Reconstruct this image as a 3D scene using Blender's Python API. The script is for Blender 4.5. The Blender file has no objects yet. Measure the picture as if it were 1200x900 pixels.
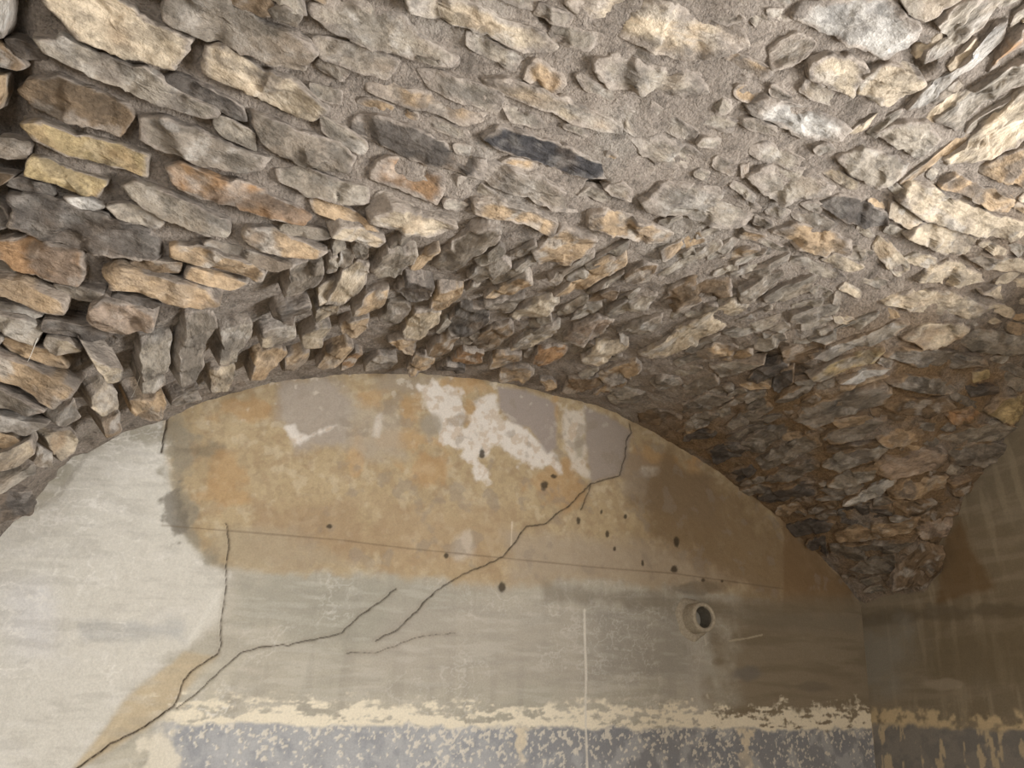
import bpy, math, random
import numpy as np
random.seed(7); rng = np.random.default_rng(11)
C = bpy.context.scene.collection

# ------------------------------------------------------------------ frame of the room
# x runs along the back wall to the right, y into the room, z up; the eye is at the origin
FPX, YH, XN = 873.0, 830.0, 150.0
PITCH = math.atan((YH - 450) / FPX)
nc = np.array([XN - 600, YH - 450, FPX]); nc /= np.linalg.norm(nc)
upc = np.array([0, -math.cos(PITCH), math.sin(PITCH)])
wc = np.cross(nc, upc); wc = wc if wc[0] > 0 else -wc
M = np.stack([wc, nc, upc])                      # camera axes -> room axes
D = 2.8                                          # back wall distance
XR = 3.29                                        # right wall
FLOOR = -1.55

def rays(p):
    p = np.atleast_2d(np.asarray(p, float))
    d = np.column_stack([p[:, 0] - 600, p[:, 1] - 450, np.full(len(p), FPX)]) @ M.T
    return d / np.linalg.norm(d, axis=1)[:, None]

def topx(P):
    c = np.atleast_2d(P) @ M
    z = np.maximum(c[:, 2], 1e-3)
    return np.column_stack([600 + FPX * c[:, 0] / z, 450 + FPX * c[:, 1] / z])

# ------------------------------------------------------------------ numpy noise
_PT = np.random.default_rng(5).permutation(256).astype(np.int32)
_PT = np.concatenate([_PT, _PT])
_VT = np.random.default_rng(6).uniform(-1, 1, 512).astype(np.float32)
def vnoise(P, s=0):
    P = np.asarray(P, np.float32)
    I = np.floor(P); Fr = P - I; I = I.astype(np.int32) & 255
    Fr = Fr * Fr * (3 - 2 * Fr)
    x, y, z = Fr[:, 0], Fr[:, 1], Fr[:, 2]
    i0 = _PT[(I[:, 0] + s * 37) & 255]; i1 = _PT[(I[:, 0] + 1 + s * 37) & 255]
    J = I[:, 1]; K = I[:, 2]
    def lk(i):
        a = _PT[(i + J) & 255]; b = _PT[(i + J + 1) & 255]
        va = _VT[_PT[(a + K) & 255]]; va = va + (_VT[_PT[(a + K + 1) & 255]] - va) * z
        vb = _VT[_PT[(b + K) & 255]]; vb = vb + (_VT[_PT[(b + K + 1) & 255]] - vb) * z
        return va + (vb - va) * y
    r0 = lk(i0); r1 = lk(i1)
    return r0 + (r1 - r0) * x

_ca, _sa, _cb, _sb = math.cos(.65), math.sin(.65), math.cos(.9), math.sin(.9)
_RT = np.array([[_ca, -_sa, 0], [_sa, _ca, 0], [0, 0, 1]]) @ np.array([[1, 0, 0], [0, _cb, -_sb], [0, _sb, _cb]]) @ np.array([[_cb, 0, _sb], [0, 1, 0], [-_sb, 0, _cb]])
def fbm(P, s=0, o=4, g=0.5):
    P = np.asarray(P, float) @ _RT; r = 0; a = 1; t = 0
    for q in range(o):
        if q: P = P @ _RT
        r = r + a * vnoise(P * 2.03 ** q + 17.3 * q, s + q); t += a; a *= g
    return r / t

def lin(c):
    c = np.asarray(c, float) / 255
    return np.where(c <= 0.04045, c / 12.92, ((c + 0.055) / 1.055) ** 2.4)

def sstep(a, b, x):
    t = np.clip((x - a) / (b - a), 0, 1); return t * t * (3 - 2 * t)

# ------------------------------------------------------------------ vault profiles
A = np.array([(-0.56, -0.3), (-.53, .1), (-.50, .3), (-.46, .46), (-.40, .60), (-.30, .765), (-.18, .875), (-.06, .95), (.09, 1.06), (.32, 1.17),
              (.66, 1.27), (.99, 1.325), (1.32, 1.345), (1.77, 1.315), (2.06, 1.245), (2.4, 1.105), (2.76, .925),
              (2.96, .79), (3.26, .54), (3.36, .3), (3.38, -.3)])
B = np.array([(2.52, -.3), (2.48, .2), (2.40, .48), (2.30, .68), (2.14, .86), (1.97, 1.0), (1.86, 1.1), (1.75, 1.2), (1.62, 1.30),
              (1.45, 1.40), (1.2, 1.50), (.9, 1.58), (.5, 1.64), (.1, 1.66), (-.3, 1.64), (-.8, 1.54), (-1.2, 1.36), (-1.6, 1.05), (-1.9, .6), (-2.0, .2), (-2.02, -.3)])
def dense(Q, step):
    out = [Q[0]]
    n = len(Q)
    for i in range(n - 1):
        p0, p1, p2, p3 = Q[max(i - 1, 0)], Q[i], Q[i + 1], Q[min(i + 2, n - 1)]
        k = max(2, int(np.linalg.norm(p2 - p1) / step) + 1)
        for j in range(1, k + 1):
            t = j / k
            out.append(0.5 * ((2 * p1) + (p2 - p0) * t + (2 * p0 - 5 * p1 + 4 * p2 - p3) * t * t + (3 * p1 - p0 - 3 * p2 + p3) * t ** 3))
    return np.array(out)
A1 = dense(A, .013); B1 = dense(B, .013)
KX = 0.045                                        # the main barrel is a touch askew to the wall
def yoff(x): return KX * (x - 3.0)

# signed distance tables (inside negative)
class Prof:
    def __init__(self, L, u0, u1, v0, v1, step=.02):
        self.u0, self.v0, self.st = u0, v0, step
        nu, nv = int((u1 - u0) / step) + 1, int((v1 - v0) / step) + 1
        U, V = np.meshgrid(u0 + step * np.arange(nu), v0 + step * np.arange(nv), indexing='ij')
        Q = np.column_stack([U.ravel(), V.ravel()])
        poly = L[::3] if np.linalg.norm(L[-1] - L[::3][-1]) < 1e-9 else np.vstack([L[::3], L[-1:]])
        dmin = np.full(len(Q), 1e9)
        for a, b in zip(poly[:-1], poly[1:]):
            e = b - a; t = np.clip(((Q - a) @ e) / (e @ e), 0, 1)
            dmin = np.minimum(dmin, np.linalg.norm(Q - a - t[:, None] * e, axis=1))
        ins = inpoly(Q, np.vstack([poly, [poly[-1][0], -3], [poly[0][0], -3]]))
        self.T = np.where(ins, -dmin, dmin).reshape(nu, nv)
    def __call__(self, u, v):
        a = np.clip((u - self.u0) / self.st, 0, self.T.shape[0] - 1.001); b = np.clip((v - self.v0) / self.st, 0, self.T.shape[1] - 1.001)
        i = a.astype(int); j = b.astype(int); a = a - i; b = b - j; T = self.T
        return (T[i, j] * (1 - a) + T[i + 1, j] * a) * (1 - b) + (T[i, j + 1] * (1 - a) + T[i + 1, j + 1] * a) * b
def inpoly(Q, poly):
    x, y = Q[:, 0], Q[:, 1]; r = np.zeros(len(Q), bool)
    n = len(poly)
    for i in range(n):
        x1, y1 = poly[i]; x2, y2 = poly[(i + 1) % n]
        if y1 == y2: continue
        c = ((y1 > y) != (y2 > y)) & (x < (x2 - x1) * (y - y1) / (y2 - y1) + x1)
        r ^= c
    return r
P1 = Prof(A1, -1.2, 4.0, -.6, 2.2); P2 = Prof(B1, -2.6, 3.2, -.6, 2.4)
def F1(P): return P1(P[:, 0], P[:, 2])
def F2(P): return P2(P[:, 1] - yoff(P[:, 0]), P[:, 2])
def Fv(P):
    a, b = F1(P), F2(P)
    k = .03 + .20 * sstep(.3, 1.2, P[:, 0]) * sstep(3.1, 2.4, P[:, 0])          # the arris is sharp at the left, washed out to the right
    h = np.clip(k - np.abs(a - b), 0, None) / k
    return np.minimum(a, b) - h * h * k * .25
def grad(P):
    e = .03; g = np.zeros_like(P)
    for a in range(3):
        d = np.zeros(3); d[a] = e
        g[:, a] = Fv(P + d) - Fv(P - d)
    return -g / (np.linalg.norm(g, axis=1)[:, None] + 1e-9)     # points into the room
def hit(px, off=0.0):
    """where the line of sight through px meets the vault (off = distance inside it)"""
    d = rays(px); t = np.full(len(d), .3); done = np.zeros(len(d), bool)
    for _ in range(260):
        f = Fv(d * t[:, None]) + off
        done |= f > -.0015
        t = np.where(done, t, t + np.maximum(-f * .8, .0015))
    return d * t[:, None]

# ------------------------------------------------------------------ mesh helper
def mesh_obj(name, V, Fc, mat, parent=None, col=None, smooth=True, lay=None):
    me = bpy.data.meshes.new(name)
    V = np.asarray(V, np.float32)
    if isinstance(Fc, np.ndarray):
        nf, k = Fc.shape
        me.vertices.add(len(V)); me.vertices.foreach_set('co', V.ravel())
        me.loops.add(nf * k); me.loops.foreach_set('vertex_index', Fc.astype(np.int32).ravel())
        me.polygons.add(nf); me.polygons.foreach_set('loop_start', np.arange(0, nf * k, k, dtype=np.int32))
        try: me.polygons.foreach_set('loop_total', np.full(nf, k, np.int32))
        except Exception: pass
        me.update(calc_edges=True)
    else:
        me.from_pydata([tuple(v) for v in V], [], Fc)
    me.polygons.foreach_set('use_smooth', np.full(len(me.polygons), smooth))
    if col is not None:
        lum = col @ np.array([.2126, .7152, .0722]); col = lum[:, None] + (col - lum[:, None]) * .92
        at = me.color_attributes.new('tint', 'FLOAT_COLOR', 'POINT')
        at.data.foreach_set('color', np.column_stack([np.clip(col, 0, 1), np.ones(len(col))]).astype(np.float32).ravel())
    if lay is not None:
        at = me.attributes.new('lay', 'FLOAT_VECTOR', 'POINT'); at.data.foreach_set('vector', lay.astype(np.float32).ravel())
    me.materials.append(mat)
    me.validate()
    o = bpy.data.objects.new(name, me); C.objects.link(o)
    if parent: o.parent = parent
    return o
def grid_faces(nu, nv):
    i, j = np.meshgrid(np.arange(nu - 1), np.arange(nv - 1), indexing='ij')
    a = (i * nv + j).ravel()
    return np.column_stack([a, a + 1, a + nv + 1, a + nv])

# ------------------------------------------------------------------ materials
def material(name, rough=.9, bumps=((70, .5, .004),), speck=(90, .25), spec=.25, base=None, coord=None, contrast=None, chips=None):
    m = bpy.data.materials.new(name); m.use_nodes = True
    nt = m.node_tree; N = nt.nodes; L = nt.links
    b = N['Principled BSDF']; b.inputs['Roughness'].default_value = rough; b.inputs['Specular IOR Level'].default_value = spec
    if coord:
        ca = N.new('ShaderNodeAttribute'); ca.attribute_name = coord; cv = ca.outputs['Vector']
    else:
        cv = N.new('ShaderNodeTexCoord').outputs['Object']
    if base is None:
        src = N.new('ShaderNodeAttribute'); src.attribute_name = 'tint'; out = src.outputs['Color']
    else:
        src = N.new('ShaderNodeRGB'); src.outputs[0].default_value = (*base, 1); out = src.outputs[0]
    n = N.new('ShaderNodeTexNoise'); n.inputs['Scale'].default_value = speck[0]; n.inputs['Detail'].default_value = 5; n.inputs['Roughness'].default_value = .65
    L.new(cv, n.inputs['Vector'])
    mr = N.new('ShaderNodeMapRange'); mr.inputs['From Min'].default_value = .3; mr.inputs['From Max'].default_value = .7
    mr.inputs['To Min'].default_value = 1 - speck[1]; mr.inputs['To Max'].default_value = 1 + speck[1]
    L.new(n.outputs['Fac'], mr.inputs['Value'])
    mx = N.new('ShaderNodeVectorMath'); mx.operation = 'SCALE'
    L.new(out, mx.inputs[0]); L.new(mr.outputs['Result'], mx.inputs['Scale']); L.new(mx.outputs[0], b.inputs['Base Color'])
    if contrast:
        sc, lo, hi, val = contrast
        n3 = N.new('ShaderNodeTexNoise'); n3.inputs['Scale'].default_value = sc; n3.inputs['Detail'].default_value = 7; n3.inputs['Roughness'].default_value = .62
        L.new(cv, n3.inputs['Vector'])
        m3 = N.new('ShaderNodeMapRange'); m3.inputs['From Min'].default_value = lo; m3.inputs['From Max'].default_value = hi
        m3.inputs['To Min'].default_value = 1.12; m3.inputs['To Max'].default_value = val
        L.new(n3.outputs['Fac'], m3.inputs['Value'])
        mx2 = N.new('ShaderNodeVectorMath'); mx2.operation = 'SCALE'
        L.new(mx.outputs[0], mx2.inputs[0]); L.new(m3.outputs['Result'], mx2.inputs['Scale']); L.new(mx2.outputs[0], b.inputs['Base Color'])
    prev = None
    if chips:
        for sc, st, di in chips:
            nd = N.new('ShaderNodeTexNoise'); nd.inputs['Scale'].default_value = sc * 1.3; nd.inputs['Detail'].default_value = 3
            L.new(cv, nd.inputs['Vector'])
            ad = N.new('ShaderNodeVectorMath'); ad.operation = 'MULTIPLY_ADD'; ad.inputs[1].default_value = (.9 / sc,) * 3
            L.new(nd.outputs['Color'], ad.inputs[0]); L.new(cv, ad.inputs[2])
            vo = N.new('ShaderNodeTexVoronoi'); vo.inputs['Scale'].default_value = sc; L.new(ad.outputs[0], vo.inputs['Vector'])
            bp = N.new('ShaderNodeBump'); bp.inputs['Strength'].default_value = st; bp.inputs['Distance'].default_value = di
            L.new(vo.outputs['Distance'], bp.inputs['Height'])
            if prev: L.new(prev.outputs[0], bp.inputs['Normal'])
            prev = bp
    for sc, st, di in bumps:
        n2 = N.new('ShaderNodeTexNoise'); n2.inputs['Scale'].default_value = sc; n2.inputs['Detail'].default_value = 6; n2.inputs['Roughness'].default_value = .6
        L.new(cv, n2.inputs['Vector'])
        bp = N.new('ShaderNodeBump'); bp.inputs['Strength'].default_value = st; bp.inputs['Distance'].default_value = di
        L.new(n2.outputs['Fac'], bp.inputs['Height'])
        if prev: L.new(prev.outputs[0], bp.inputs['Normal'])
        prev = bp
    L.new(prev.outputs[0], b.inputs['Normal'])
    return m
M_stone = material('rough_stone', .8, ((12, .45, .016), (60, .7, .007), (210, .7, .003)), (60, .26), .3, coord='lay', contrast=(11, .5, .57, .72), chips=((15, .4, .018), (44, .4, .006)))
M_mortar = material('lime_mortar', .95, ((26, .7, .02), (80, .9, .012), (240, .9, .006)), (120, .30), .15, contrast=(22, .52, .62, .78), chips=((95, .5, .006),))
M_plaster = material('old_plaster', .9, ((40, .25, .004), (260, .5, .002)), (150, .10), .2)
M_pipe = material('cement_pipe', .85, ((120, .5, .002),), (90, .25), .3, tuple(lin((168, 157, 138))))
M_bore = material('pipe_inside', .7, ((90, .4, .002),), (60, .25), .3, tuple(lin((110, 104, 92))))
M_floor = material('earth_floor', .95, ((20, .5, .01),), (12, .2), .15, tuple(lin((150, 138, 120))))

# ------------------------------------------------------------------ traced stones: code, then outline (thirds of a pixel from the origin given)
TR = {
(0, 0): """
c 90,-70 330,-60 560,85 670,140 650,200 610,250 540,225 380,190 280,140 215,85 160,30
g 590,-40 800,-10 880,60 1080,140 1115,190 1075,255 1000,240 870,190 720,140 600,85 560,30
c 720,155 790,160 900,230 1050,290 1160,390 1110,435 990,400 870,330 715,270
v 110,130 220,125 280,160 420,215 560,265 640,330 760,380 770,410 720,425 610,390 480,345 380,295 260,240 150,185
b 75,285 200,265 330,320 440,370 470,420 430,490 340,455 230,430 120,385 65,335
g 490,415 560,405 700,450 830,520 950,560 920,600 850,620 700,575 560,535 480,490
y 65,430 140,420 260,475 420,510 525,545 515,635 440,600 330,580 220,545 120,490
y 85,555 180,560 290,610 385,640 345,700 270,680 170,640 85,615
o 570,590 640,570 760,620 900,660 1050,730 1110,770 1080,800 960,770 820,725 680,700 600,650
v 415,650 470,635 600,680 720,740 820,780 800,840 720,830 600,790 500,730
d 30,690 120,670 240,710 380,760 500,800 570,860 560,920 400,910 280,890 130,830 30,800
o -60,850 0,845 100,830 220,870 300,890 300,960 280,1010 180,990 60,950 0,920 -60,900
t 870,800 960,800 1060,850 1160,890 1120,915 1000,905 900,880 850,840
g 890,395 1000,430 1100,470 1200,500 1260,560 1230,610 1120,600 1010,560 920,510 890,460
v 970,600 1070,585 1180,630 1290,660 1310,720 1200,720 1080,690 980,640
t 590,860 700,860 830,905 940,960 920,1000 800,960 680,930 590,900
w -90,-40 35,-20 28,60 10,140 -70,150
t -80,260 18,265 15,330 0,390 -80,400
v 1086,15 1260,-25 1410,60 1500,135 1620,210 1590,240 1440,210 1290,165 1155,105 1086,54
g 935,35 1000,20 1070,60 1040,95 960,70
w 215,690 290,690 375,730 330,750 240,725
""",
(400, 0): """
c 210,-30 400,-30 560,60 700,110 770,165 740,190 650,185 520,130 420,90 300,65 230,40
c 780,10 900,-30 1100,-20 1260,60 1420,100 1440,160 1300,200 1190,210 1080,170 950,120 830,70
v 20,110 130,140 250,190 420,220 400,245 280,215 160,185
t 90,240 200,310 330,335 430,370 525,390 500,430 420,440 350,410 240,380 150,350 80,320
d 40,410 130,400 250,440 350,490 430,550 520,560 505,640 400,605 280,580 160,520 20,460
c 490,280 580,270 700,310 820,360 930,410 1000,450 990,475 900,460 800,430 700,385 600,350 510,320
k 490,490 560,450 650,470 760,500 880,560 1010,610 960,640 880,635 780,610 680,570 560,530
o 100,590 150,540 250,570 360,620 370,670 340,725 270,700 180,660 100,630
c 95,770 180,730 290,760 415,785 400,810 310,835 200,815 95,795
g 510,575 600,590 720,630 800,680 870,730 850,760 760,745 660,700 560,670 500,640
t 460,720 560,715 680,750 765,785 740,830 640,790 540,780 470,760
v 890,210 980,190 1120,230 1260,260 1300,330 1180,340 1050,330 940,310 890,250
t 870,750 960,740 1060,780 1180,830 1150,860 1040,850 950,820 860,800
v 1010,490 1120,480 1240,520 1300,580 1260,600 1150,600 1060,550
v 1040,700 1130,640 1280,650 1440,700 1490,740 1420,800 1320,800 1200,760 1080,740
t 666,885 780,804 906,855 870,894 795,939 690,930
g 360,900 480,810 570,795 540,855 450,900 390,960 315,960
c -40,830 0,800 80,810 160,850 130,870 40,850
g 920,665 990,640 1030,670 1020,710 950,690
""",
(800, 0): """
w 375,70 420,10 520,10 640,-15 740,10 850,100 800,170 710,215 640,180 540,140 450,100
c 450,220 530,190 650,220 670,260 600,345 520,320 440,280
c 640,270 720,220 850,265 850,300 780,350 700,370 620,340
g 310,180 400,110 480,150 440,200 380,240 310,245
w 215,370 300,340 420,370 540,420 600,460 570,490 480,500 400,490 320,430 240,400
v 540,560 640,520 760,560 820,590 760,640 680,655 590,620
v 670,470 760,430 860,430 910,480 870,540 820,560 740,510
v 220,620 270,580 420,590 540,660 520,690 430,690 350,715 280,680
d 480,730 560,690 640,710 720,750 720,790 640,800 560,770
t 310,820 400,780 520,810 600,850 590,900 500,900 400,870
c 760,710 800,640 880,650 960,710 1080,750 1200,780 1270,830 1150,850 1040,830 940,800 850,780
c 780,830 850,790 960,800 1040,850 1010,890 900,890
t 900,660 960,610 1060,660 1170,700 1150,750 1080,740 990,690
c 910,570 1000,510 1110,410 1200,310 1290,270 1290,440 1150,520 1020,570 940,590
v 880,430 980,360 1090,280 1180,220 1290,170 1260,270 1130,330 1030,400 960,465
w 780,390 860,310 950,260 1040,180 1110,90 1150,80 1130,140 1050,220 960,280 900,330 820,380
v 840,220 960,190 1060,100 1130,0 1000,0 890,80 940,150 850,190
v 760,-10 850,-40 990,0 900,60 850,80 790,50
t 1030,610 1100,560 1220,500 1290,490 1290,680 1150,650
o 1130,160 1190,100 1290,60 1290,160 1180,200 1080,260
o 200,580 235,575 230,620 205,625
""",
(0, 300): """
t -60,70 0,80 80,90 180,130 240,150 235,200 140,190 60,160 0,140 -60,130
t 360,60 400,30 520,70 650,100 740,130 780,180 720,190 600,170 480,130 370,120
p 310,180 360,145 460,180 545,210 545,260 480,270 410,285 340,260 305,225
v -60,190 0,200 80,220 160,265 120,320 60,300 0,270 -60,260
c 160,285 240,300 290,340 240,345 180,350 145,320
c 310,350 380,380 440,400 430,450 380,455 340,400
t -60,330 0,350 80,380 180,430 265,470 240,510 180,540 100,490 0,440 -60,420
g -60,460 0,470 100,510 170,550 110,570 40,545 0,540 -60,530
v -60,555 0,560 60,580 170,595 90,640 20,620 -60,610
v 490,290 610,275 605,330 590,400 590,470 550,500 500,490 500,420 490,360
t 450,510 540,500 585,490 590,540 560,580 500,585 460,550
g 650,195 750,190 760,250 720,310 725,380 700,440 640,470 630,400 640,320 650,250
g 600,500 700,455 705,500 640,535 600,525
v 770,260 890,225 880,280 840,330 830,375 770,390 780,330
c 740,410 830,385 830,430 800,480 745,485
c 920,260 1040,245 1040,290 960,330 920,325
t 890,360 1000,315 1010,350 950,400 930,440 880,440
d 970,180 1090,155 1080,210 1030,245 960,230
g 1020,40 1140,20 1140,80 1050,150 1000,160
t 1000,360 1090,335 1085,375 1030,410 995,415
c 1110,190 1190,150 1180,200 1110,240
c 1120,120 1200,90 1200,145 1120,180
c 1060,290 1110,245 1170,250 1130,310 1065,325
t 1110,390 1150,330 1220,300 1250,320 1190,390 1130,400
c 320,500 380,460 420,480 420,540 350,560 320,530
t 360,590 430,560 430,610 370,640
g 190,590 270,500 280,560 220,600
c 160,640 270,610 285,650 270,690 210,720 170,680
c -60,710 0,690 110,640 130,690 60,740 0,760 -60,780
v -60,820 0,800 60,770 120,720 120,760 60,800 0,830 -60,850
g 130,660 180,690 180,740 110,750
d -60,845 0,835 110,822 140,870 110,915 0,950 -60,960
""",
(400, 300): """
c -60,180 0,70 60,20 100,30 90,80 30,160 0,180
t 40,200 80,140 170,115 150,170 90,210 40,215
t 0,250 30,225 100,210 90,255 50,285 0,280
o 0,380 50,335 80,350 40,400 0,410
g 80,385 130,345 200,360 170,400 80,400
t 230,395 260,340 330,365 310,400 240,415
t 160,305 210,290 270,300 250,340 200,325
g 130,230 170,170 230,165 250,190 210,235 150,240
c 215,280 260,200 350,200 340,240 270,285 220,290
t 310,180 340,110 430,120 420,150 380,195 315,195
d 190,140 230,80 330,90 310,160 230,165
d 370,250 420,180 520,180 515,235 440,280 380,270
b 300,345 330,300 420,280 390,330 330,350
o 385,375 430,330 500,340 490,375 440,385
d 330,410 370,375 440,395 430,415
b 450,310 520,260 600,240 610,270 540,325 480,330
t 515,385 540,345 640,350 640,365 560,395 525,395
c 595,330 620,295 700,250 775,240 740,290 670,325 610,335
c 585,215 640,180 740,150 770,165 700,210 620,230
t 500,150 560,110 650,60 680,80 600,130 540,150
g 500,165 570,155 650,148 590,190 540,200
t 745,135 850,70 900,20 1000,0 1010,30 930,80 830,130 770,145
o 670,380 690,330 750,320 800,340 760,380 690,390
t 550,430 560,400 650,395 680,420 620,450 560,445
p 780,290 820,250 900,220 960,235 920,270 850,310
c 840,355 900,310 1000,300 1020,320 950,360 900,385 850,375
b 850,170 920,130 980,120 970,145 900,170
v 920,200 960,170 1040,145 1110,140 1080,180 1000,205 950,220
t 890,425 940,400 1040,370 1060,395 1000,435 940,450
t 690,440 740,440 760,465 720,470
b 770,480 800,430 900,420 920,455 840,490 800,500
g 970,270 1020,240 1130,210 1130,240 1050,290 990,305
c 1044,342 1125,300 1200,249 1290,195 1374,159 1434,180 1350,255 1230,315 1125,360 1065,360
b 1125,174 1170,105 1245,75 1365,99 1374,126 1290,156 1200,195
v 100,50 160,-20 270,-20 260,20 200,70 130,90
g 440,80 500,30 560,10 600,30 540,60 480,100
b 990,80 1060,30 1120,40 1080,90 1000,95
g 1080,440 1130,420 1190,430 1200,450 1120,470
v 930,500 990,470 1070,490 1040,520 950,520
b 1010,570 1080,540 1150,545 1200,570 1120,590
""",
(800, 300): """
g 190,120 280,70 360,60 330,110 250,160 200,165
v 440,300 490,290 600,230 700,195 690,220 600,265 500,310
v 450,360 560,310 700,260 760,230 800,240 720,290 600,330 500,370
c 700,170 830,110 960,130 1080,180 1040,220 940,210 840,200
c 820,90 860,50 940,15 1050,60 1060,90 960,110
c 1000,10 1060,0 1200,10 1280,60 1150,60 1070,50
c 1040,125 1200,80 1280,100 1280,190 1160,170
c 770,290 850,240 970,230 1010,250 930,310 840,325
g 720,360 780,320 900,330 1050,350 1070,380 960,400 830,395
v 970,300 1050,260 1200,280 1280,320 1150,350 1020,340
y 440,430 520,375 640,340 720,330 680,370 580,400 480,440
w 540,440 640,400 740,395 700,420 600,450
g 720,450 790,420 900,430 980,470 930,490 820,480
d 220,440 270,390 350,375 380,395 320,430 260,450
d 310,460 350,400 390,390 390,440 340,485
g 390,590 430,540 560,490 700,450 740,480 700,520 560,560 470,610
g 320,510 370,470 460,460 440,490 370,530
g 200,660 270,610 380,590 370,620 280,680 220,690
g 140,600 210,550 300,520 320,540 230,590 160,610
d 80,690 150,660 240,670 200,710 120,730
g 250,720 330,680 440,625 500,660 400,710 280,760
g 480,640 560,600 660,580 720,580 640,640 520,660
b 720,540 780,500 930,500 960,530 870,570 770,560
t 680,650 760,610 850,620 830,650 730,670
v 490,740 540,700 620,680 720,680 680,720 560,760
p 690,770 720,720 850,680 930,690 920,740 830,770 740,790
g 950,690 1030,660 1140,660 1130,700 1050,740 950,740
v 900,650 1000,600 1110,580 1190,600 1120,650 980,670
t 740,840 780,790 930,770 930,820 830,850 750,860
b 940,800 1060,760 1070,790 1010,840 950,840
g 290,780 370,740 450,720 480,740 400,790 310,800
v 500,800 570,760 690,740 680,780 560,810
w 560,870 640,820 740,785 750,800 680,850 600,880
d 260,850 330,810 460,800 470,840 380,860 290,870
g 120,540 200,490 290,470 300,490 200,530
g 0,520 80,480 180,500 100,540 0,570
g 0,580 70,550 130,560 80,600 0,610
d 0,630 60,610 130,620 90,650 0,650
g 0,460 60,410 120,420 130,450 60,490 0,500
v 90,380 200,370 290,370 200,410 130,430
y 1020,410 1080,400 1080,430 1020,450
y 1060,550 1120,500 1280,470 1280,560 1140,590
t 40,340 110,310 200,320 180,350 70,360
d 160,760 240,740 260,760 190,800
o 920,560 1020,530 1060,560 960,600
d 990,460 1100,450 1110,480 1020,500
""",
(900, 450): """
t 230,520 350,490 520,490 500,530 380,545 250,555
g 215,565 340,555 520,555 430,600 300,630 220,610
g 270,660 330,620 440,590 480,640 440,670 320,670
v 320,690 390,675 400,695 350,712
b 470,640 540,575 620,590 610,680 560,720 430,720
p 520,500 600,470 690,470 690,510 620,540 530,545
b 470,440 480,410 620,410 700,400 700,450 600,470 500,475
d 240,450 300,420 430,430 440,460 330,490 250,490
d 60,500 150,480 240,490 210,520 100,530
d 130,555 200,530 210,610 160,590
""",
}
PAL = {'c': (212, 193, 164), 't': (194, 166, 130), 'y': (194, 170, 122), 'o': (182, 142, 100), 'w': (206, 199, 188), 'v': (172, 160, 142),
       'g': (146, 134, 118), 'd': (108, 99, 90), 'b': (136, 114, 88), 'k': (72, 69, 69), 'p': (188, 164, 140)}
WORD = {'c': 'cream', 't': 'tan', 'y': 'yellow ochre', 'o': 'orange brown', 'w': 'whitish', 'v': 'pale grey', 'g': 'grey', 'd': 'dark grey', 'b': 'brown', 'k': 'almost black', 'p': 'pinkish tan'}
GAIN = .69

def relief(px, P):
    """how far stones stand out of their mortar"""
    x, y = px
    h = .011
    if x < 520: h = .011 + .026 * float(sstep(520, 240, x))
    if 150 < x < 760 and y > 255: h = max(h, .034 - .016 * float(sstep(520, 760, x)))
    if x < 470 and y > 320: h = .042 + .018 * float(sstep(470, 300, x))
    if x > 760 and y > 330: h = .013
    if x > 980 and y < 330: h = .020
    return h

def mortar_col(P):
    px = topx(P)
    n = fbm(P * 9, 61, 4); n2 = fbm(P * 28, 66, 4)
    col = lin((174, 160, 145)) * (1 + .25 * n + .22 * n2)[:, None]
    w = sstep(.1, .5, fbm(P * 5 + 9, 71, 4))[:, None] * .5
    col = col * (1 - w) + w * lin((196, 186, 172))
    x, y, z = P.T
    och = np.clip(sstep(1.5, 2.3, x) * sstep(1.4, 1.15, z) * .9 * sstep(.5, .85, z) + sstep(2.0, 2.5, x) * .3, 0, .9) * sstep(-.25, .25, fbm(P * 6 + 3, 81, 4) + .12)
    col = col * (1 - och[:, None]) + och[:, None] * lin((164, 134, 96)) * (1 + .3 * n2)[:, None]
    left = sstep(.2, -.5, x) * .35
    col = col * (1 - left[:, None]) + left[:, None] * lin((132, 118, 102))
    return col * GAIN
LAY = []
STONES = []      # (is_main, pixel area, code, V, F, col)
OX, OY = 460, 460
occ = np.zeros((900 + 2 * OY, 1200 + 2 * OX), np.uint8)
yy, xx = np.mgrid[0:occ.shape[0], 0:occ.shape[1]]
def raster(poly, write=True):
    p = np.asarray(poly) + (OX, OY)
    x0, y0 = np.maximum(np.floor(p.min(0)).astype(int), 0); x1, y1 = np.ceil(p.max(0)).astype(int) + 1
    x1 = min(x1, occ.shape[1]); y1 = min(y1, occ.shape[0])
    if x1 <= x0 or y1 <= y0: return 0, 0
    X, Y = xx[y0:y1, x0:x1], yy[y0:y1, x0:x1]
    m = inpoly(np.column_stack([X.ravel(), Y.ravel()]).astype(float), p).reshape(X.shape)
    n = m.sum(); k = (occ[y0:y1, x0:x1] & m).sum()
    if write: occ[y0:y1, x0:x1] |= m.astype(np.uint8)
    return n, k

def area(p): x, y = p[:, 0], p[:, 1]; return .5 * abs((x * np.roll(y, 1) - y * np.roll(x, 1)).sum())

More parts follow.
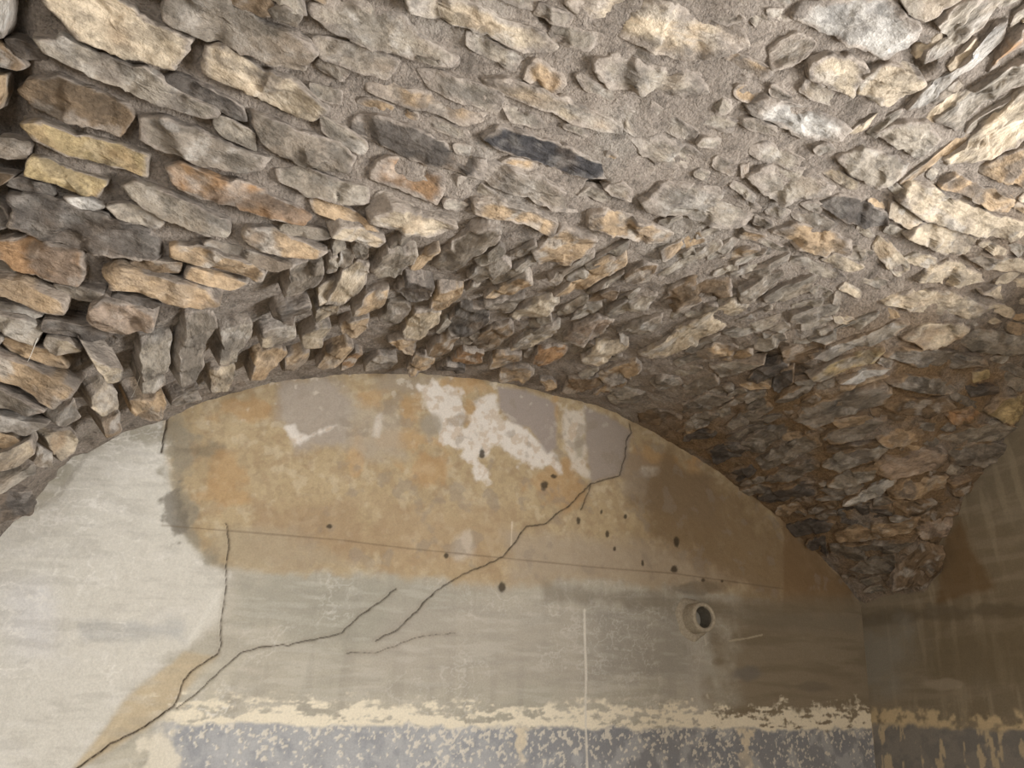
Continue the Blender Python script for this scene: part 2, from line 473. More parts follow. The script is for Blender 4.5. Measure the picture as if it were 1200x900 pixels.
def build_stone(uv, P0, N, U, Wv, Ns, h, code, seed, tilt=1.0):
    """one rubble stone: rings from its outline to its middle, broken face, sunk foot"""
    n = len(uv); ctr = uv.mean(0)
    # closed outline, resampled with corners kept fairly sharp
    seg = np.linalg.norm(np.roll(uv, -1, 0) - uv, axis=1); per = seg.sum()
    ns = int(np.clip(per / (.0085 if seed < 1000 else .012 if -60 < topx(P0[None])[0][0] < 1260 and topx(P0[None])[0][1] > -60 else .022), 26, 108)); cum = np.concatenate([[0], np.cumsum(seg)])
    s = np.arange(ns) / ns * per
    q = np.vstack([uv, uv[:1]])
    ring = np.column_stack([np.interp(s, cum, q[:, 0]), np.interp(s, cum, q[:, 1])])
    ring = .8 * ring + .1 * (np.roll(ring, 1, 0) + np.roll(ring, -1, 0))
    sd = np.full(ns, seed * 3.71)
    size = math.sqrt(max(area(uv), 1e-5))
    out = ring - ctr; ln = np.linalg.norm(out, axis=1)[:, None] + 1e-6
    jag = fbm(np.column_stack([ring * 34, sd]), 3, 4, .65) * min(.018, .11 * size)
    ring = ring + out / ln * jag[:, None]
    rr = [1.07, 1.025, 1.0, .985, .955, .89, .83, .76, .68, .59, .49, .38, .26, .13]
    hh = [-1.6, -.6, .62, .92, 1.0] + [1.0] * 9
    if size < .05: rr, hh = rr[:4] + [.93, .82, .66, .46, .22], hh[:4] + [.97, 1, 1, 1, 1]
    uvs = []; edge = []
    for r, g in zip(rr, hh):
        uvs.append(ctr + (ring - ctr) * r); edge.append(np.full(ns, g))
    uvs.append(ctr[None]); edge.append(np.array([1.0]))
    uvs = np.vstack(uvs); edge = np.concatenate(edge)
    rad = np.concatenate([np.full(ns, r) for r in rr] + [np.zeros(1)])
    d = uvs - ctr
    # broken faces: a handful of cleavage planes, each its own tilt and level
    hu, hv = np.ptp(uv[:, 0]) / 2, np.ptp(uv[:, 1]) / 2
    npl = int(np.clip(size / .02, 3, 11))
    S = rng.uniform(-1, 1, (npl, 2)) * (hu, hv)
    wob = np.column_stack([fbm(np.column_stack([uvs * 40, np.full(len(uvs), seed * 1.9)]), 14, 3), fbm(np.column_stack([uvs * 40, np.full(len(uvs), seed * 4.9)]), 15, 3)]) * .25 * min(hu, hv)
    dd = np.linalg.norm((d + wob)[:, None, :] - S[None], axis=2) * np.where(rng.random(npl) < .5, 1, 1.2)[None]
    G = rng.normal(0, .19 * tilt, (npl, 2)) * (.6, 1.2); lev = rng.normal(0, .0045, npl) * min(1, size / .08)
    pl = lev[None] + ((d[:, None, :] - S[None]) * G[None]).sum(2)
    wgt = np.exp(-(dd - dd.min(1)[:, None]) / (.022 * size)); wgt /= wgt.sum(1)[:, None]
    facet = (pl * wgt).sum(1)
    strat = fbm(np.column_stack([uvs * (9, 34), np.full(len(uvs), seed * 1.37)]), 5, 4)
    rel = min(.006, .06 * size + .001)
    ty = rng.normal(.04, .08) * tilt; tx = rng.normal(0, .03)
    face = facet + rel * strat + d[:, 0] * tx + d[:, 1] * ty
    face = np.clip(face, -.02, .02)
    hgt = np.where(edge > 0, (edge - 1) * h + face * np.clip(edge * 1.2, 0, 1), (edge - 1) * h * .5 - (.02 if h < .041 else .06))
    foot = np.clip(-edge, 0, 2)[:, None]
    V = P0 + d[:, :1] * U + d[:, 1:] * Wv + hgt[:, None] * np.where(foot > 0, Ns, N)
    F = []
    nr = len(rr)
    for k in range(nr - 1):
        a = np.arange(ns); b = (a + 1) % ns
        F.append(np.column_stack([k * ns + a, k * ns + b, (k + 1) * ns + b, (k + 1) * ns + a]))
    F = np.vstack(F).tolist()
    c = nr * ns
    for a in range(ns): F.append([(nr - 1) * ns + a, (nr - 1) * ns + (a + 1) % ns, c])
    # colour: bedding streaks, rust, lime smears, mortar left on the edges
    base = lin(PAL[code]) * (1 + rng.normal(0, .08))
    col = np.tile(base, (len(uvs), 1))
    n1 = fbm(np.column_stack([uvs * (12, 30), np.full(len(uvs), seed * 5.1)]), 21, 4)
    col *= (1 + .45 * n1)[:, None]
    rust = sstep(.1, .5, fbm(np.column_stack([uvs * 13, np.full(len(uvs), seed * 2.9)]), 31, 3)) * rng.uniform(.05, .6 if code in 'ctyop' else .22)
    col = col * (1 - rust[:, None]) + rust[:, None] * lin((176, 142, 102)) * .95
    gr = sstep(.05, .3, fbm(np.column_stack([uvs * 10, np.full(len(uvs), seed * 7.9)]), 41, 4)) * rng.uniform(0, .8 if code in 'ctyov' else .25)
    col = col * (1 - gr[:, None]) + gr[:, None] * lin((126, 116, 106))
    limew = sstep(.12, .36, fbm(np.column_stack([uvs * 24, np.full(len(uvs), seed * 9.7)]), 51, 4)) * rng.uniform(.1, .7 if code not in 'kd' else .3)
    col = col * (1 - limew[:, None]) + limew[:, None] * lin((206, 197, 184))
    px0 = topx(P0[None])[0]
    wash = (.08 if code not in 'kd' else .03) + (.42 if code not in 'kd' else .1) * float(sstep(330, 520, px0[0]) * sstep(1080, 900, px0[0]) * sstep(330, 200, px0[1]))
    em = sstep(1 - wash, 1.02 - .25 * wash, rad + .28 * fbm(np.column_stack([uvs * 22, np.full(len(uvs), seed * 6.1)]), 55, 4)) * .9
    mc = mortar_col(V) / GAIN
    col = col * (1 - em[:, None]) + em[:, None] * mc
    LAY.append(np.column_stack([uvs[:, 0], uvs[:, 1] * 1.6, seed * .731 + hgt * 1.5]))
    return V, F, col * GAIN

def place(poly, code, seed, hs=1.0):
    poly = np.asarray(poly, float)
    c = poly.mean(0)
    h = relief(c, None) * hs
    P0 = hit(c[None], h)[0]
    if P0[1] > D - .01: return
    N = grad(P0[None])[0]
    Ns = N.copy()
    v = -P0 / np.linalg.norm(P0)
    cs = float(N @ v)
    cm = .62 if c[0] < 470 and c[1] > 320 else .45
    if cs < cm:                                    # end-on stones jut out as steps
        tgt = N - cs * v; tgt /= np.linalg.norm(tgt) + 1e-9
        N = cm * v + math.sqrt(1 - cm ** 2) * tgt
        Ns = N * 1.3 + Ns; Ns /= np.linalg.norm(Ns)
    d = rays(poly); t = (P0 @ N) / (d @ N)
    t0 = np.linalg.norm(P0); t = np.where((t > 0), t, t0); t = np.clip(t, t0 - .22, t0 + .22)
    Q = d * t[:, None]
    C0 = Q.mean(0); E = Q - C0
    E = E - (E @ N)[:, None] * N
    w, vec = np.linalg.eigh(E.T @ E); U = vec[:, 2]; Wv = np.cross(N, U)
    uv = np.column_stack([E @ U, E @ Wv])
    if area(uv) < 1e-5: return
    if ((uv[:, 0] * np.roll(uv[:, 1], -1) - uv[:, 1] * np.roll(uv[:, 0], -1)).sum()) < 0: uv = uv[::-1]
    V, F, col = build_stone(uv, C0, N, U, Wv, Ns, h, code, seed)
    main = F2(P0[None])[0] < F1(P0[None])[0]
    inside = np.clip(poly, (0, 0), (1200, 900))
    STONES.append((bool(main), area(inside), code, V, F, col, LAY[-1]))

k = 0
polys = []
for (ox, oy), txt in TR.items():
    for ln in txt.strip().splitlines():
        t = ln.split()
        p = np.array([[float(a) for a in q.split(',')] for q in t[1:]]) / 3 + (ox, oy)
        polys.append((t[0], p)); raster(p)
for code, p in polys:
    k += 1; place(p, code, k)
NTR = len(STONES)

# smaller stones pinned into the gaps, laid along the courses; also past the frame
nf = 0
CA = np.column_stack([rng.uniform(-150, 1350, 9000), rng.uniform(-150, 700, 9000)])
CA = CA[occ[(CA[:, 1] + OY).astype(int), (CA[:, 0] + OX).astype(int)] == 0]
CB = np.column_stack([rng.uniform(-440, 1640, 4500), rng.uniform(-440, 700, 4500)])
CB = CB[(CB[:, 0] < -100) | (CB[:, 0] > 1300) | (CB[:, 1] < -100)]
CA = np.vstack([CA, CB])
for c, P in zip(CA, hit(CA)):
    if nf >= 720: break
    if occ[int(c[1] + OY), int(c[0] + OX)]: continue
    if P[1] > D - .04 or P[0] > XR - .03 or P[2] < .45: continue
    N = grad(P[None])[0]
    main = F2(P[None])[0] < F1(P[None])[0]
    if main and 430 < c[0] < 1000 and c[1] < 240 and rng.random() < .55: continue
    if not main and c[0] < 480 and c[1] > 320: continue
    if not main and 480 <= c[0] < 840 and rng.random() < .72: continue
    if main: dr = np.array([2400 - c[0], 830 - c[1]])
    elif c[0] < 430: dr = np.array([.28, -1])
    else: dr = np.array([1, -float(np.interp(c[0], [430, 560, 850, 1050], [1.1, .6, .42, .1]))])
    if c[0] > 1000 and c[1] < 190: dr = np.array([1, -.72])
    dr = dr / np.linalg.norm(dr)
    Q2 = hit((c + 12 * dr)[None])[0]
    ax = Q2 - P; ax = ax - (ax @ N) * N; ax /= np.linalg.norm(ax); bx = np.cross(N, ax)
    ok = False
    for sc in (1.0, .75, .55):
        L = rng.uniform(.14, .26) * sc; T = rng.uniform(.04, .07) * (.45 + .55 * sc)
        m = rng.integers(6, 9); th = np.sort((np.arange(m) + rng.uniform(-.3, .3, m)) / m * 2 * np.pi)
        e = .45
        uv = np.column_stack([L / 2 * np.sign(np.cos(th)) * np.abs(np.cos(th)) ** e, T / 2 * np.sign(np.sin(th)) * np.abs(np.sin(th)) ** e])
        uv *= rng.uniform(.75, 1.15, (m, 1)); uv[:, 1] += uv[:, 0] * rng.normal(0, .1)
        pts = P + uv[:, :1] * ax + uv[:, 1:] * bx
        pp = topx(pts)
        n, q = raster(pp, False)
        if n >= 60 and q <= .09 * n: ok = True; break
    if not ok: continue
    raster(pp)
    if c[0] > 830 and c[1] > 400: code = random.choice('ggvbtvb')
    elif c[0] > 980: code = random.choice('cvtcv')
    elif c[0] < 300: code = random.choice('tgvbdg')
    else: code = random.choice('vvtvgv')
    nf += 1; place(pp, code, 1000 + nf, .35 if main and c[0] > 430 else .65)

# ------------------------------------------------------------------ mortar bed of the two vaults
def roughen(P, N, amp=1.0):
    q = topx(P)
    cav = .06 * sstep(48, 10, q[:, 0]) * sstep(265, 200, q[:, 1])
    cav = np.maximum(cav, .022 * sstep(260, 60, q[:, 0]) * sstep(-.1, .3, fbm(P * 8, 120, 3)))
    cav = np.maximum(cav, .05 * sstep(480, 400, q[:, 0]) * sstep(330, 380, q[:, 1]) * (F1(P) > F2(P) - .02))
    for a, b, r in ((905, 430, 26), (935, 445, 18), (455, 30, 10), (1075, 70, 18), (1110, 105, 14), (700, 222, 14), (880, 262, 10), (640, 20, 10), (150, 455, 26), (95, 490, 22)):
        cav = np.maximum(cav, .04 * sstep(1.3, .5, np.hypot(q[:, 0] - a, q[:, 1] - b) / r))
    P = P - N * cav[:, None]
    d = .012 * fbm(P * 7, 91, 3) + .007 * fbm(P * 26, 95, 3) + .0035 * fbm(P * 75, 97, 2)
    return P + N * (d * amp)[:, None]

def settle(V):
    for _ in range(5):
        f = np.clip(Fv(V), -.12, 0)
        V = V + grad(V) * (f * .8)[:, None]
    return V
# barrel over the back wall
ys_top = []
nA = len(A1); NV = 150
# where does the main barrel take over, for every height of the arch
def yg(x, z):
    yv = np.linspace(D, .2, 520)
    P = np.column_stack([np.full(520, x), yv, np.full(520, z)])
    f = F2(P); i = np.argmax(f < 0)
    return yv[i] if f[i] < 0 else .2
V = []
for (x, z) in A1:
    g = yg(x, z)
    V.append(np.column_stack([np.full(NV, x), np.linspace(g, D + .03, NV), np.full(NV, z)]))
V = settle(np.vstack(V))
N = grad(V)
V1 = roughen(V, N)
F1c = grid_faces(nA, NV)
M_lun = mesh_obj('ceiling', V1, F1c, M_mortar, col=mortar_col(V))
M_lun['kind'] = 'structure'; M_lun['label'] = 'low rubble stone vault springing over the stained back wall'
# main barrel
xs = np.arange(-1.62, XR + .04, .014); nB = len(B1)
V = np.array([[(x, b[0] + yoff(x), b[1]) for x in xs] for b in B1]).reshape(-1, 3)
f1 = F1(V)
drop = (f1 < -.004) & (V[:, 1] > .25)
Fc = grid_faces(nB, len(xs))
Fc = Fc[~drop[Fc].all(1)]
V = settle(V)
V2 = roughen(V, grad(V))
M_main = mesh_obj('ceiling', V2, Fc[:, ::-1].copy(), M_mortar, col=mortar_col(V))
M_main['kind'] = 'structure'; M_main['label'] = 'main rubble stone barrel vault overhead'

for main, root in ((False, M_lun), (True, M_main)):
    S = sorted([s for s in STONES if s[0] == main], key=lambda s: -s[1])
    for s in S[:99]:
        o = mesh_obj('stone', s[3], s[4], M_stone, root, s[5], lay=s[6]); o['label'] = WORD[s[2]] + ' rubble stone'
    rest = S[99:]
    if rest:
        V = []; F = []; Cc = []; Ly = []; b = 0
        for s in rest:
            V.append(s[3]); Cc.append(s[5]); Ly.append(s[6]); F += [[i + b for i in f] for f in s[4]]; b += len(s[3])
        o = mesh_obj('small_stone', np.vstack(V), F, M_stone, root, np.vstack(Cc), lay=np.vstack(Ly)); o['kind'] = 'stuff'; o['label'] = 'small packing stones in the mortar'

# ------------------------------------------------------------------ painted and stained plaster
def seglines(px, lines):
    d = np.full(len(px), 1e9); 
    for L in lines:
        L = np.asarray(L, float)
        for a, b in zip(L[:-1], L[1:]):
            e = b - a; t = np.clip(((px - a) @ e) / (e @ e + 1e-9), 0, 1)
            d = np.minimum(d, np.linalg.norm(px - a - t[:, None] * e, axis=1))
    return d
def sdpoly(px, poly):
    poly = np.asarray(poly, float)
    d = seglines(px, [np.vstack([poly, poly[:1]])])
    return np.where(inpoly(px, poly), -d, d)
class Paint:
    def __init__(s, P, px, base):
        s.P, s.px = P, px; s.c = np.tile(lin(base), (len(P), 1)); s.nz = {}
    def noise(s, sc, seed, o=4, ani=(1, 1, 1)):
        key = (sc, seed, o, ani)
        if key not in s.nz: s.nz[key] = fbm(s.P * sc * np.array(ani), seed, o)
        return s.nz[key]
    def over(s, m, rgb):
        c = lin(rgb)
        m = np.clip(m, 0, 1)[:, None]; s.c = s.c * (1 - m) + m * c
    def patch(s, poly, rgb, soft=8, wob=14, amt=1.0, sc=14, seed=3):
        d = sdpoly(s.px, poly) + wob * s.noise(sc, seed, 5)
        s.over(amt * sstep(soft, -soft, d), rgb)
    def blob(s, x, y, rx, ry, rgb, amt=.8, sc=12, seed=5, wob=.7):
        d = np.hypot((s.px[:, 0] - x) / rx, (s.px[:, 1] - y) / ry) + wob * s.noise(sc, seed, 5)
        s.over(amt * sstep(1.15, .55, d), rgb)

st = .0038
gx = np.arange(-.75, XR + .02, st); gz = np.arange(-.36, 1.42, st)
X, Z = np.meshgrid(gx, gz, indexing='ij')
P = np.column_stack([X.ravel(), np.full(X.size, D), Z.ravel()])
px = topx(P)
w = Paint(P, px, (180, 172, 154))
n_lo, n_md, n_hi = w.noise(3, 1), w.noise(12, 2), w.noise(45, 4)
strk = w.noise(7, 6, 4, (.5, 1, 4)); vert = w.noise(9, 7, 4, (3, 1, .35))
x, y = px.T
# lower plaster: soft grey-green and beige clouds
w.over(.5 * sstep(-.1, .4, n_lo + .3 * strk), (160, 155, 138))
w.over(.45 * sstep(0, .5, strk), (188, 178, 160))
w.over(.35 * sstep(.05, .45, vert), (150, 142, 128))
w.patch([(280, 672), (480, 676), (560, 690), (520, 740), (400, 760), (290, 730)], (158, 153, 137), 16, 20, .7)
w.patch([(480, 700), (700, 712), (800, 720), (800, 810), (430, 800), (420, 770)], (172, 163, 148), 20, 25, .6)
w.patch([(690, 700), (830, 715), (830, 800), (690, 795)], (140, 135, 124), 20, 20, .5)
# pale repair on the left
w.patch([(-80, 650), (40, 600), (66, 585), (88, 540), (105, 528), (192, 518), (200, 560), (212, 620), (240, 655), (272, 672), (262, 720), (215, 762), (150, 815), (88, 905), (-80, 930)], (209, 203, 189), 9, 12, .9)
w.over(np.where(x < 240, .5, 0) * sstep(.08, .4, w.noise(16, 8, 5, (.6, 1, 2))), (214, 208, 196))
w.patch([(0, 690), (60, 680), (70, 770), (10, 770)], (208, 204, 200), 25, 25, .6)
w.patch([(90, 730), (215, 728), (215, 750), (100, 752)], (176, 174, 168), 8, 14, .7)
w.patch([(215, 764), (258, 768), (230, 800), (180, 848), (110, 892), (84, 905), (150, 816)], (190, 172, 140), 4, 5, .95)
w.patch([(240, 775), (290, 770), (250, 830), (190, 870), (150, 905), (100, 905), (190, 850)], (190, 182, 162), 6, 8, .7)
rdg = 1 - np.abs(w.noise(10, 36, 4, (1, 1, 1.6))) * 2.2
rdg2 = 1 - np.abs(w.noise(22, 37, 4, (1.5, 1, 1))) * 2.2
pz = sstep(-.2, .25, w.noise(4, 38, 3))
w.over(.75 * pz * sstep(.90, .97, rdg) * np.where(x < 270, 1, .35), (226, 220, 208))
w.over(.6 * pz * sstep(.90, .97, rdg2) * np.where(x < 270, 1, .4), (222, 216, 204))
w.over(.22 * sstep(.05, .42, w.noise(26, 39, 5, (.35, 1, 2))), (206, 200, 186))
w.over(.2 * sstep(.05, .42, w.noise(22, 40, 5, (.4, 1, 2))), (142, 136, 124))
# brown stained field under the arch
BR = [(196, 470), (430, 420), (600, 430), (760, 480), (900, 580), (1010, 690), (1010, 712), (918, 706), (800, 686), (690, 676), (600, 684), (520, 678), (400, 672), (300, 668), (250, 660), (222, 630), (206, 590), (196, 520)]
w.patch(BR, (180, 158, 120), 7, 12, .97)
inb = sstep(8, -8, sdpoly(px, BR))
w.over(inb * .55 * sstep(-.05, .4, w.noise(6, 9, 5)), (160, 138, 104))
w.over(inb * .4 * sstep(.0, .4, w.noise(11, 10, 5)), (194, 174, 138))
w.over(inb * .3 * sstep(.0, .35, w.noise(60, 33, 4)), (146, 124, 96))
w.over(inb * .35 * sstep(.1, .4, w.noise(30, 34, 5)), (206, 190, 160))
w.over(inb * .35 * sstep(.1, .4, w.noise(24, 13, 4)), (150, 122, 90))
w.patch([(300, 590), (420, 585), (430, 660), (330, 664), (290, 640)], (160, 134, 102), 12, 16, .55)
w.patch([(250, 615), (330, 620), (420, 665), (300, 668), (245, 650)], (172, 158, 132), 10, 14, .55)
w.patch([(440, 590), (600, 600), (600, 680), (450, 672)], (172, 146, 112), 20, 22, .5)
w.patch([(590, 620), (800, 640), (905, 690), (800, 690), (690, 678), (600, 684)], (170, 154, 132), 12, 12, .75)
# dark grey rim beside the pale repair
w.patch([(192, 490), (206, 480), (240, 520), (222, 560), (232, 620), (260, 662), (230, 655), (205, 610), (194, 560)], (142, 133, 114), 8, 22, .75, 26)
w.blob(206, 600, 18, 30, (116, 108, 94), .75, 34, 5, 1.2)
w.patch([(200, 520), (262, 524), (258, 536), (204, 532)], (120, 108, 88), 4, 8, .6)
# ochre stains, white lime, grey skim patches
for a in [(436, 470, 22, 14), (480, 485, 16, 24), (418, 535, 14, 28), (545, 455, 34, 16), (553, 490, 12, 40), (655, 565, 34, 34), (285, 480, 40, 14), (260, 560, 26, 40), (500, 545, 30, 24), (640, 520, 12, 20), (650, 480, 6, 30), (760, 540, 50, 14), (800, 560, 30, 30), (470, 515, 26, 18)]:
    w.blob(*a, (184, 144, 92), .5, 18, 5, 1.0)
w.patch([(330, 446), (400, 442), (420, 470), (404, 520), (350, 524), (325, 490)], (168, 156, 142), 10, 14, .85)
w.patch([(400, 470), (470, 480), (480, 540), (420, 545)], (176, 164, 146), 12, 16, .6)
w.patch([(436, 440), (520, 440), (490, 462), (440, 462)], (158, 144, 126), 8, 10, .6)
LM = (222, 212, 198)
w.patch([(490, 452), (512, 448), (540, 462), (545, 500), (560, 470), (586, 500), (622, 508), (640, 545), (610, 545), (585, 520), (565, 540), (583, 570), (560, 562), (540, 530), (520, 520), (505, 500)], LM, 4, 12, .95, 26)
w.patch([(555, 470), (580, 462), (588, 490), (612, 498), (650, 530), (660, 555), (630, 540), (570, 520)], LM, 4, 9, .95, 26)
w.patch([(658, 480), (684, 480), (688, 548), (696, 562), (670, 548), (660, 520)], (212, 200, 182), 4, 8, .9, 26)
w.patch([(330, 500), (345, 496), (352, 510), (395, 498), (370, 512), (345, 524)], LM, 3, 7, .95, 26)
w.patch([(440, 485), (448, 484), (444, 512), (438, 510)], LM, 4, 5, .6)
w.blob(505, 498, 15, 15, (160, 148, 128), .9, wob=.2)
w.patch([(582, 452), (625, 460), (652, 474), (652, 526), (642, 530), (620, 502), (596, 492), (584, 478)], (160, 147, 136), 3, 4, .97)
w.patch([(686, 476), (722, 492), (742, 506), (728, 556), (694, 566), (687, 540)], (160, 147, 134), 3, 4, .97)
w.patch([(672, 515), (684, 512), (684, 536), (674, 540)], (168, 156, 134), 3, 5, .8)
w.patch([(736, 530), (830, 560), (850, 620), (760, 600), (724, 570)], (150, 134, 114), 8, 12, .75)
w.blob(760, 553, 14, 9, (206, 194, 176), .8)
w.blob(545, 640, 16, 22, (200, 188, 172), .6)
w.patch([(780, 520), (840, 560), (960, 660), (1000, 700), (916, 704), (850, 690), (780, 640), (740, 600)], (134, 112, 82), 18, 26, .8)
w.patch([(918, 606), (960, 650), (1002, 694), (1002, 716), (917, 720)], (132, 106, 74), 2.5, 2, .8)
wm = w.c[:, 2] > .42
w.over(inb * wm * .5 * sstep(.1, .35, w.noise(34, 44, 5)), (186, 160, 128))
w.over(inb * .5 * sstep(.33, .46, w.noise(26, 45, 6)) * sstep(560, 430, y), (216, 204, 184))
w.over(inb * .5 * sstep(.2, .42, w.noise(16, 46, 6)) * sstep(300, 420, x), (150, 136, 118))
# dark pits
for a in [(588, 688, 5, 8), (523, 651, 3, 4), (678, 611, 3, 5), (712, 626, 2.5, 5), (793, 635, 4, 6), (790, 667, 5, 5), (720, 643, 2, 3), (733, 605, 2, 3), (753, 660, 2, 4), (565, 532, 4, 7), (638, 569, 5, 6), (386, 617, 4, 3), (824, 680, 3, 3), (846, 681, 2, 2), (705, 600, 2, 4), (649, 558, 4, 3)]:
    w.blob(*a, (70, 60, 46), .9, 60, 15, .5)
# lower right: damp and dusty
w.over(.9 * sstep(805, 880, x + 40 * n_md) * sstep(690, 712, y), (132, 118, 95))
w.over(.6 * sstep(815, 870, x + 50 * n_md) * sstep(690, 720, y) * sstep(-.1, .4, strk), (118, 104, 82))
w.patch([(640, 685), (800, 702), (900, 716), (1005, 724), (1005, 742), (900, 734), (780, 716), (640, 702)], (126, 116, 98), 7, 10, .55)
w.patch([(800, 690), (825, 745), (826, 860), (800, 860), (812, 780)], (182, 174, 160), 10, 12, .6)
w.blob(815, 690, 40, 9, (110, 98, 80), .6); w.blob(875, 790, 26, 10, (112, 106, 100), .6); w.blob(950, 805, 30, 6, (110, 98, 84), .5)
# flaking cream line and blue-grey dado
e = y - (848 + .010 * (x - 250)) + 9 * w.noise(18, 16, 5) 
left_end = sstep(165, 215, x - .2 * (y - 850) + 16 * n_md)
dado = sstep(-2, 4, e) * left_end
band = sstep(-36, -24, e + 9 * n_hi + 14 * n_md) * left_end
w.over(band * sstep(-.2, .12, w.noise(38, 18, 5, (.5, 1, 1.6)) + .35 * w.noise(90, 48, 3) + .014 * (e + 14)), (228, 216, 190))
dk = sstep(560, 700, x + 40 * n_lo) * sstep(-.4, .2, n_lo + .4)
w.over(dado * .95, (164, 164, 164))
w.over(dado * .75 * dk, (122, 122, 124))
w.over(dado * .45 * sstep(0, .3, w.noise(20, 19, 5)), (134, 136, 140))
w.over(dado * .5 * sstep(.05, .35, w.noise(14, 49, 5)), (186, 184, 180))
dens = .13 * np.exp(-((x - 575) / 60) ** 2) + .12 * sstep(28, 0, e)
flk = sstep(.33, .41, w.noise(85, 20, 4, (1, 1, .9)) * 1.1 + .25 * w.noise(9, 50, 3) + dens)
w.over(dado * flk * .7, (224, 214, 194))
for cx in (610, 875):
    w.over(dado * .85 * sstep(9, 4, np.abs(x - cx + 10 * n_md) + 12 * n_hi) * sstep(60, 20, e + 20 * n_md), (220, 204, 174))
w.patch([(168, 872), (205, 850), (214, 900), (160, 930)], (220, 210, 188), 5, 22, .85, 24)
# scratches
for L, wd, cl in [([(684.5, 715), (685, 745), (687, 790), (686, 830), (688, 905)], 1.3, (214, 206, 190)), ([(855, 751), (875, 748), (893, 744)], 1.0, (176, 164, 138)), ([(600, 612), (599, 640)], .8, (206, 188, 160)), ([(825, 742), (828, 756)], .8, (190, 180, 160))]:
    w.over(sstep(wd + .5, wd - .5, seglines(px, [L]) + .8 * n_hi) * .9, cl)
# old construction line
HL = [(190, 616), (270, 622), (400, 633), (480, 643), (600, 655), (700, 665), (790, 672), (917, 690)]
w.over(sstep(1.4, .3, seglines(px, [HL])) * .5, (110, 92, 70))
# cracks
def off(L, ox, oy): return [(a / 3 + ox, b / 3 + oy) for a, b in L]
CR = [(off([(255, 912), (330, 860), (390, 815), (480, 770), (560, 720), (610, 680)], 0, 600), 1.9),
      (off([(610, 680), (630, 640), (645, 590), (690, 545), (740, 515), (765, 497)], 0, 600), 1.5),
      (off([(765, 497), (775, 470), (775, 420), (785, 345), (795, 260), (795, 190), (805, 100), (795, 40)], 0, 600), .95),
      (off([(620, 690), (690, 640), (740, 590), (800, 535), (850, 495), (910, 475), (1010, 468), (1100, 450), (1200, 428), (1260, 370), (1330, 320), (1390, 270)], 0, 600), 1.2),
      (off([(120, 452), (200, 410), (245, 370), (280, 330), (330, 280), (400, 235), (460, 205), (520, 180), (570, 155), (600, 120), (650, 50), (720, 40), (765, 0), (810, -30), (850, -72), (880, -100)], 400, 600), 1.25),
      (off([(845, 890), (880, 800), (980, 770), (1000, 700), (1000, 650), (1020, 620), (1015, 590)], 400, 300), 1.0),
      (off([(20, 495), (120, 495), (200, 465), (290, 435), (400, 425)], 400, 600), .55),
      ([(196, 488), (193, 505), (189, 530)], 1.8)]
dep = np.zeros(len(P))
wig = np.column_stack([w.noise(40, 23, 3), w.noise(40, 24, 3)]) * 1.7
for L, wd in CR:
    wd *= .52
    d = seglines(px + wig, [L])
    m = sstep(wd + .6, max(wd - .6, -.3), d)
    w.over(m * .95, (44, 36, 26))
    w.over(sstep(wd + 6, wd, d) * .18, (120, 104, 84))
    dep = np.maximum(dep, m)
# plaster unevenness, grooves
dy = .004 * n_lo + .0022 * n_md + .0009 * n_hi * (1 + inb) + dep * .006
lo = 1 - sstep(-3, 5, sdpoly(px, BR))
dy += -.003 * (x < 270) * sstep(4, -4, sdpoly(px, [(-80, 650), (66, 585), (105, 528), (192, 518), (212, 620), (272, 672), (215, 762), (88, 905), (-80, 930)]))
dy += .002 * flk * dado
V = P.copy(); V[:, 1] += dy
nu, nv = X.shape
Fw = grid_faces(nu, nv)
# the rest of the wall down to the floor
ex = np.array([[gx[0], D, FLOOR], [gx[-1], D, FLOOR], [gx[-1], D, gz[0]], [gx[0], D, gz[0]], [-1.62, D, FLOOR], [-1.62, D, 1.42], [gx[0], D, 1.42], [gx[0], D, gz[0]]])
b = len(V)
Fw = np.vstack([Fw, [[b, b + 1, b + 2, b + 3], [b + 4, b, b + 6, b + 5]]])
wall = mesh_obj('wall_back', np.vstack([V, ex]), Fw, M_plaster, col=np.vstack([w.c, np.tile(lin((150, 146, 138)), (len(ex), 1))]))
wall['kind'] = 'structure'; wall['label'] = 'stained and cracked plaster back wall under the vault'

# right wall
st = .006
gy = np.arange(.46, D + .001, st); gz = np.arange(-.40, 1.76, st)
Y, Z = np.meshgrid(gy, gz, indexing='ij')
P = np.column_stack([np.full(Y.size, XR), Y.ravel(), Z.ravel()])
px = topx(P); x, y = px.T
w = Paint(P, px, (134, 122, 100))
n_lo, n_md, n_hi = w.noise(3, 1), w.noise(12, 2), w.noise(45, 4)
strk = w.noise(7, 6, 4, (1, .5, 4)); vert = w.noise(9, 7, 4, (1, 3, .35))
w.over(.5 * sstep(0, .4, n_lo), (128, 112, 86)); w.over(.4 * sstep(0, .4, strk), (160, 146, 124)); w.over(.4 * sstep(.1, .4, vert), (170, 156, 130))
w.patch([(1100, 640), (1125, 610), (1165, 690), (1100, 705)], (118, 94, 62), 6, 8, .8)
w.patch([(1000, 722), (1080, 712), (1300, 704), (1300, 716), (1100, 726), (1000, 738)], (112, 100, 80), 4, 7, .8)
w.patch([(1005, 740), (1080, 730), (1060, 800), (1010, 830)], (150, 146, 134), 20, 24, .6)
w.patch([(1090, 740), (1200, 720), (1240, 800), (1100, 800)], (120, 106, 80), 20, 24, .6)
w.blob(1115, 802, 34, 7, (168, 154, 132), .6)
e = y - (846 + .06 * (x - 1010)) + 9 * w.noise(18, 16, 5)
w.over(sstep(-26, -16, e + 6 * n_hi + 8 * n_md) * sstep(-.3, .1, w.noise(32, 18, 5) + .012 * e) * sstep(1010, 1050, x + 15 * n_md), (206, 184, 144))
dado = sstep(-2, 4, e)
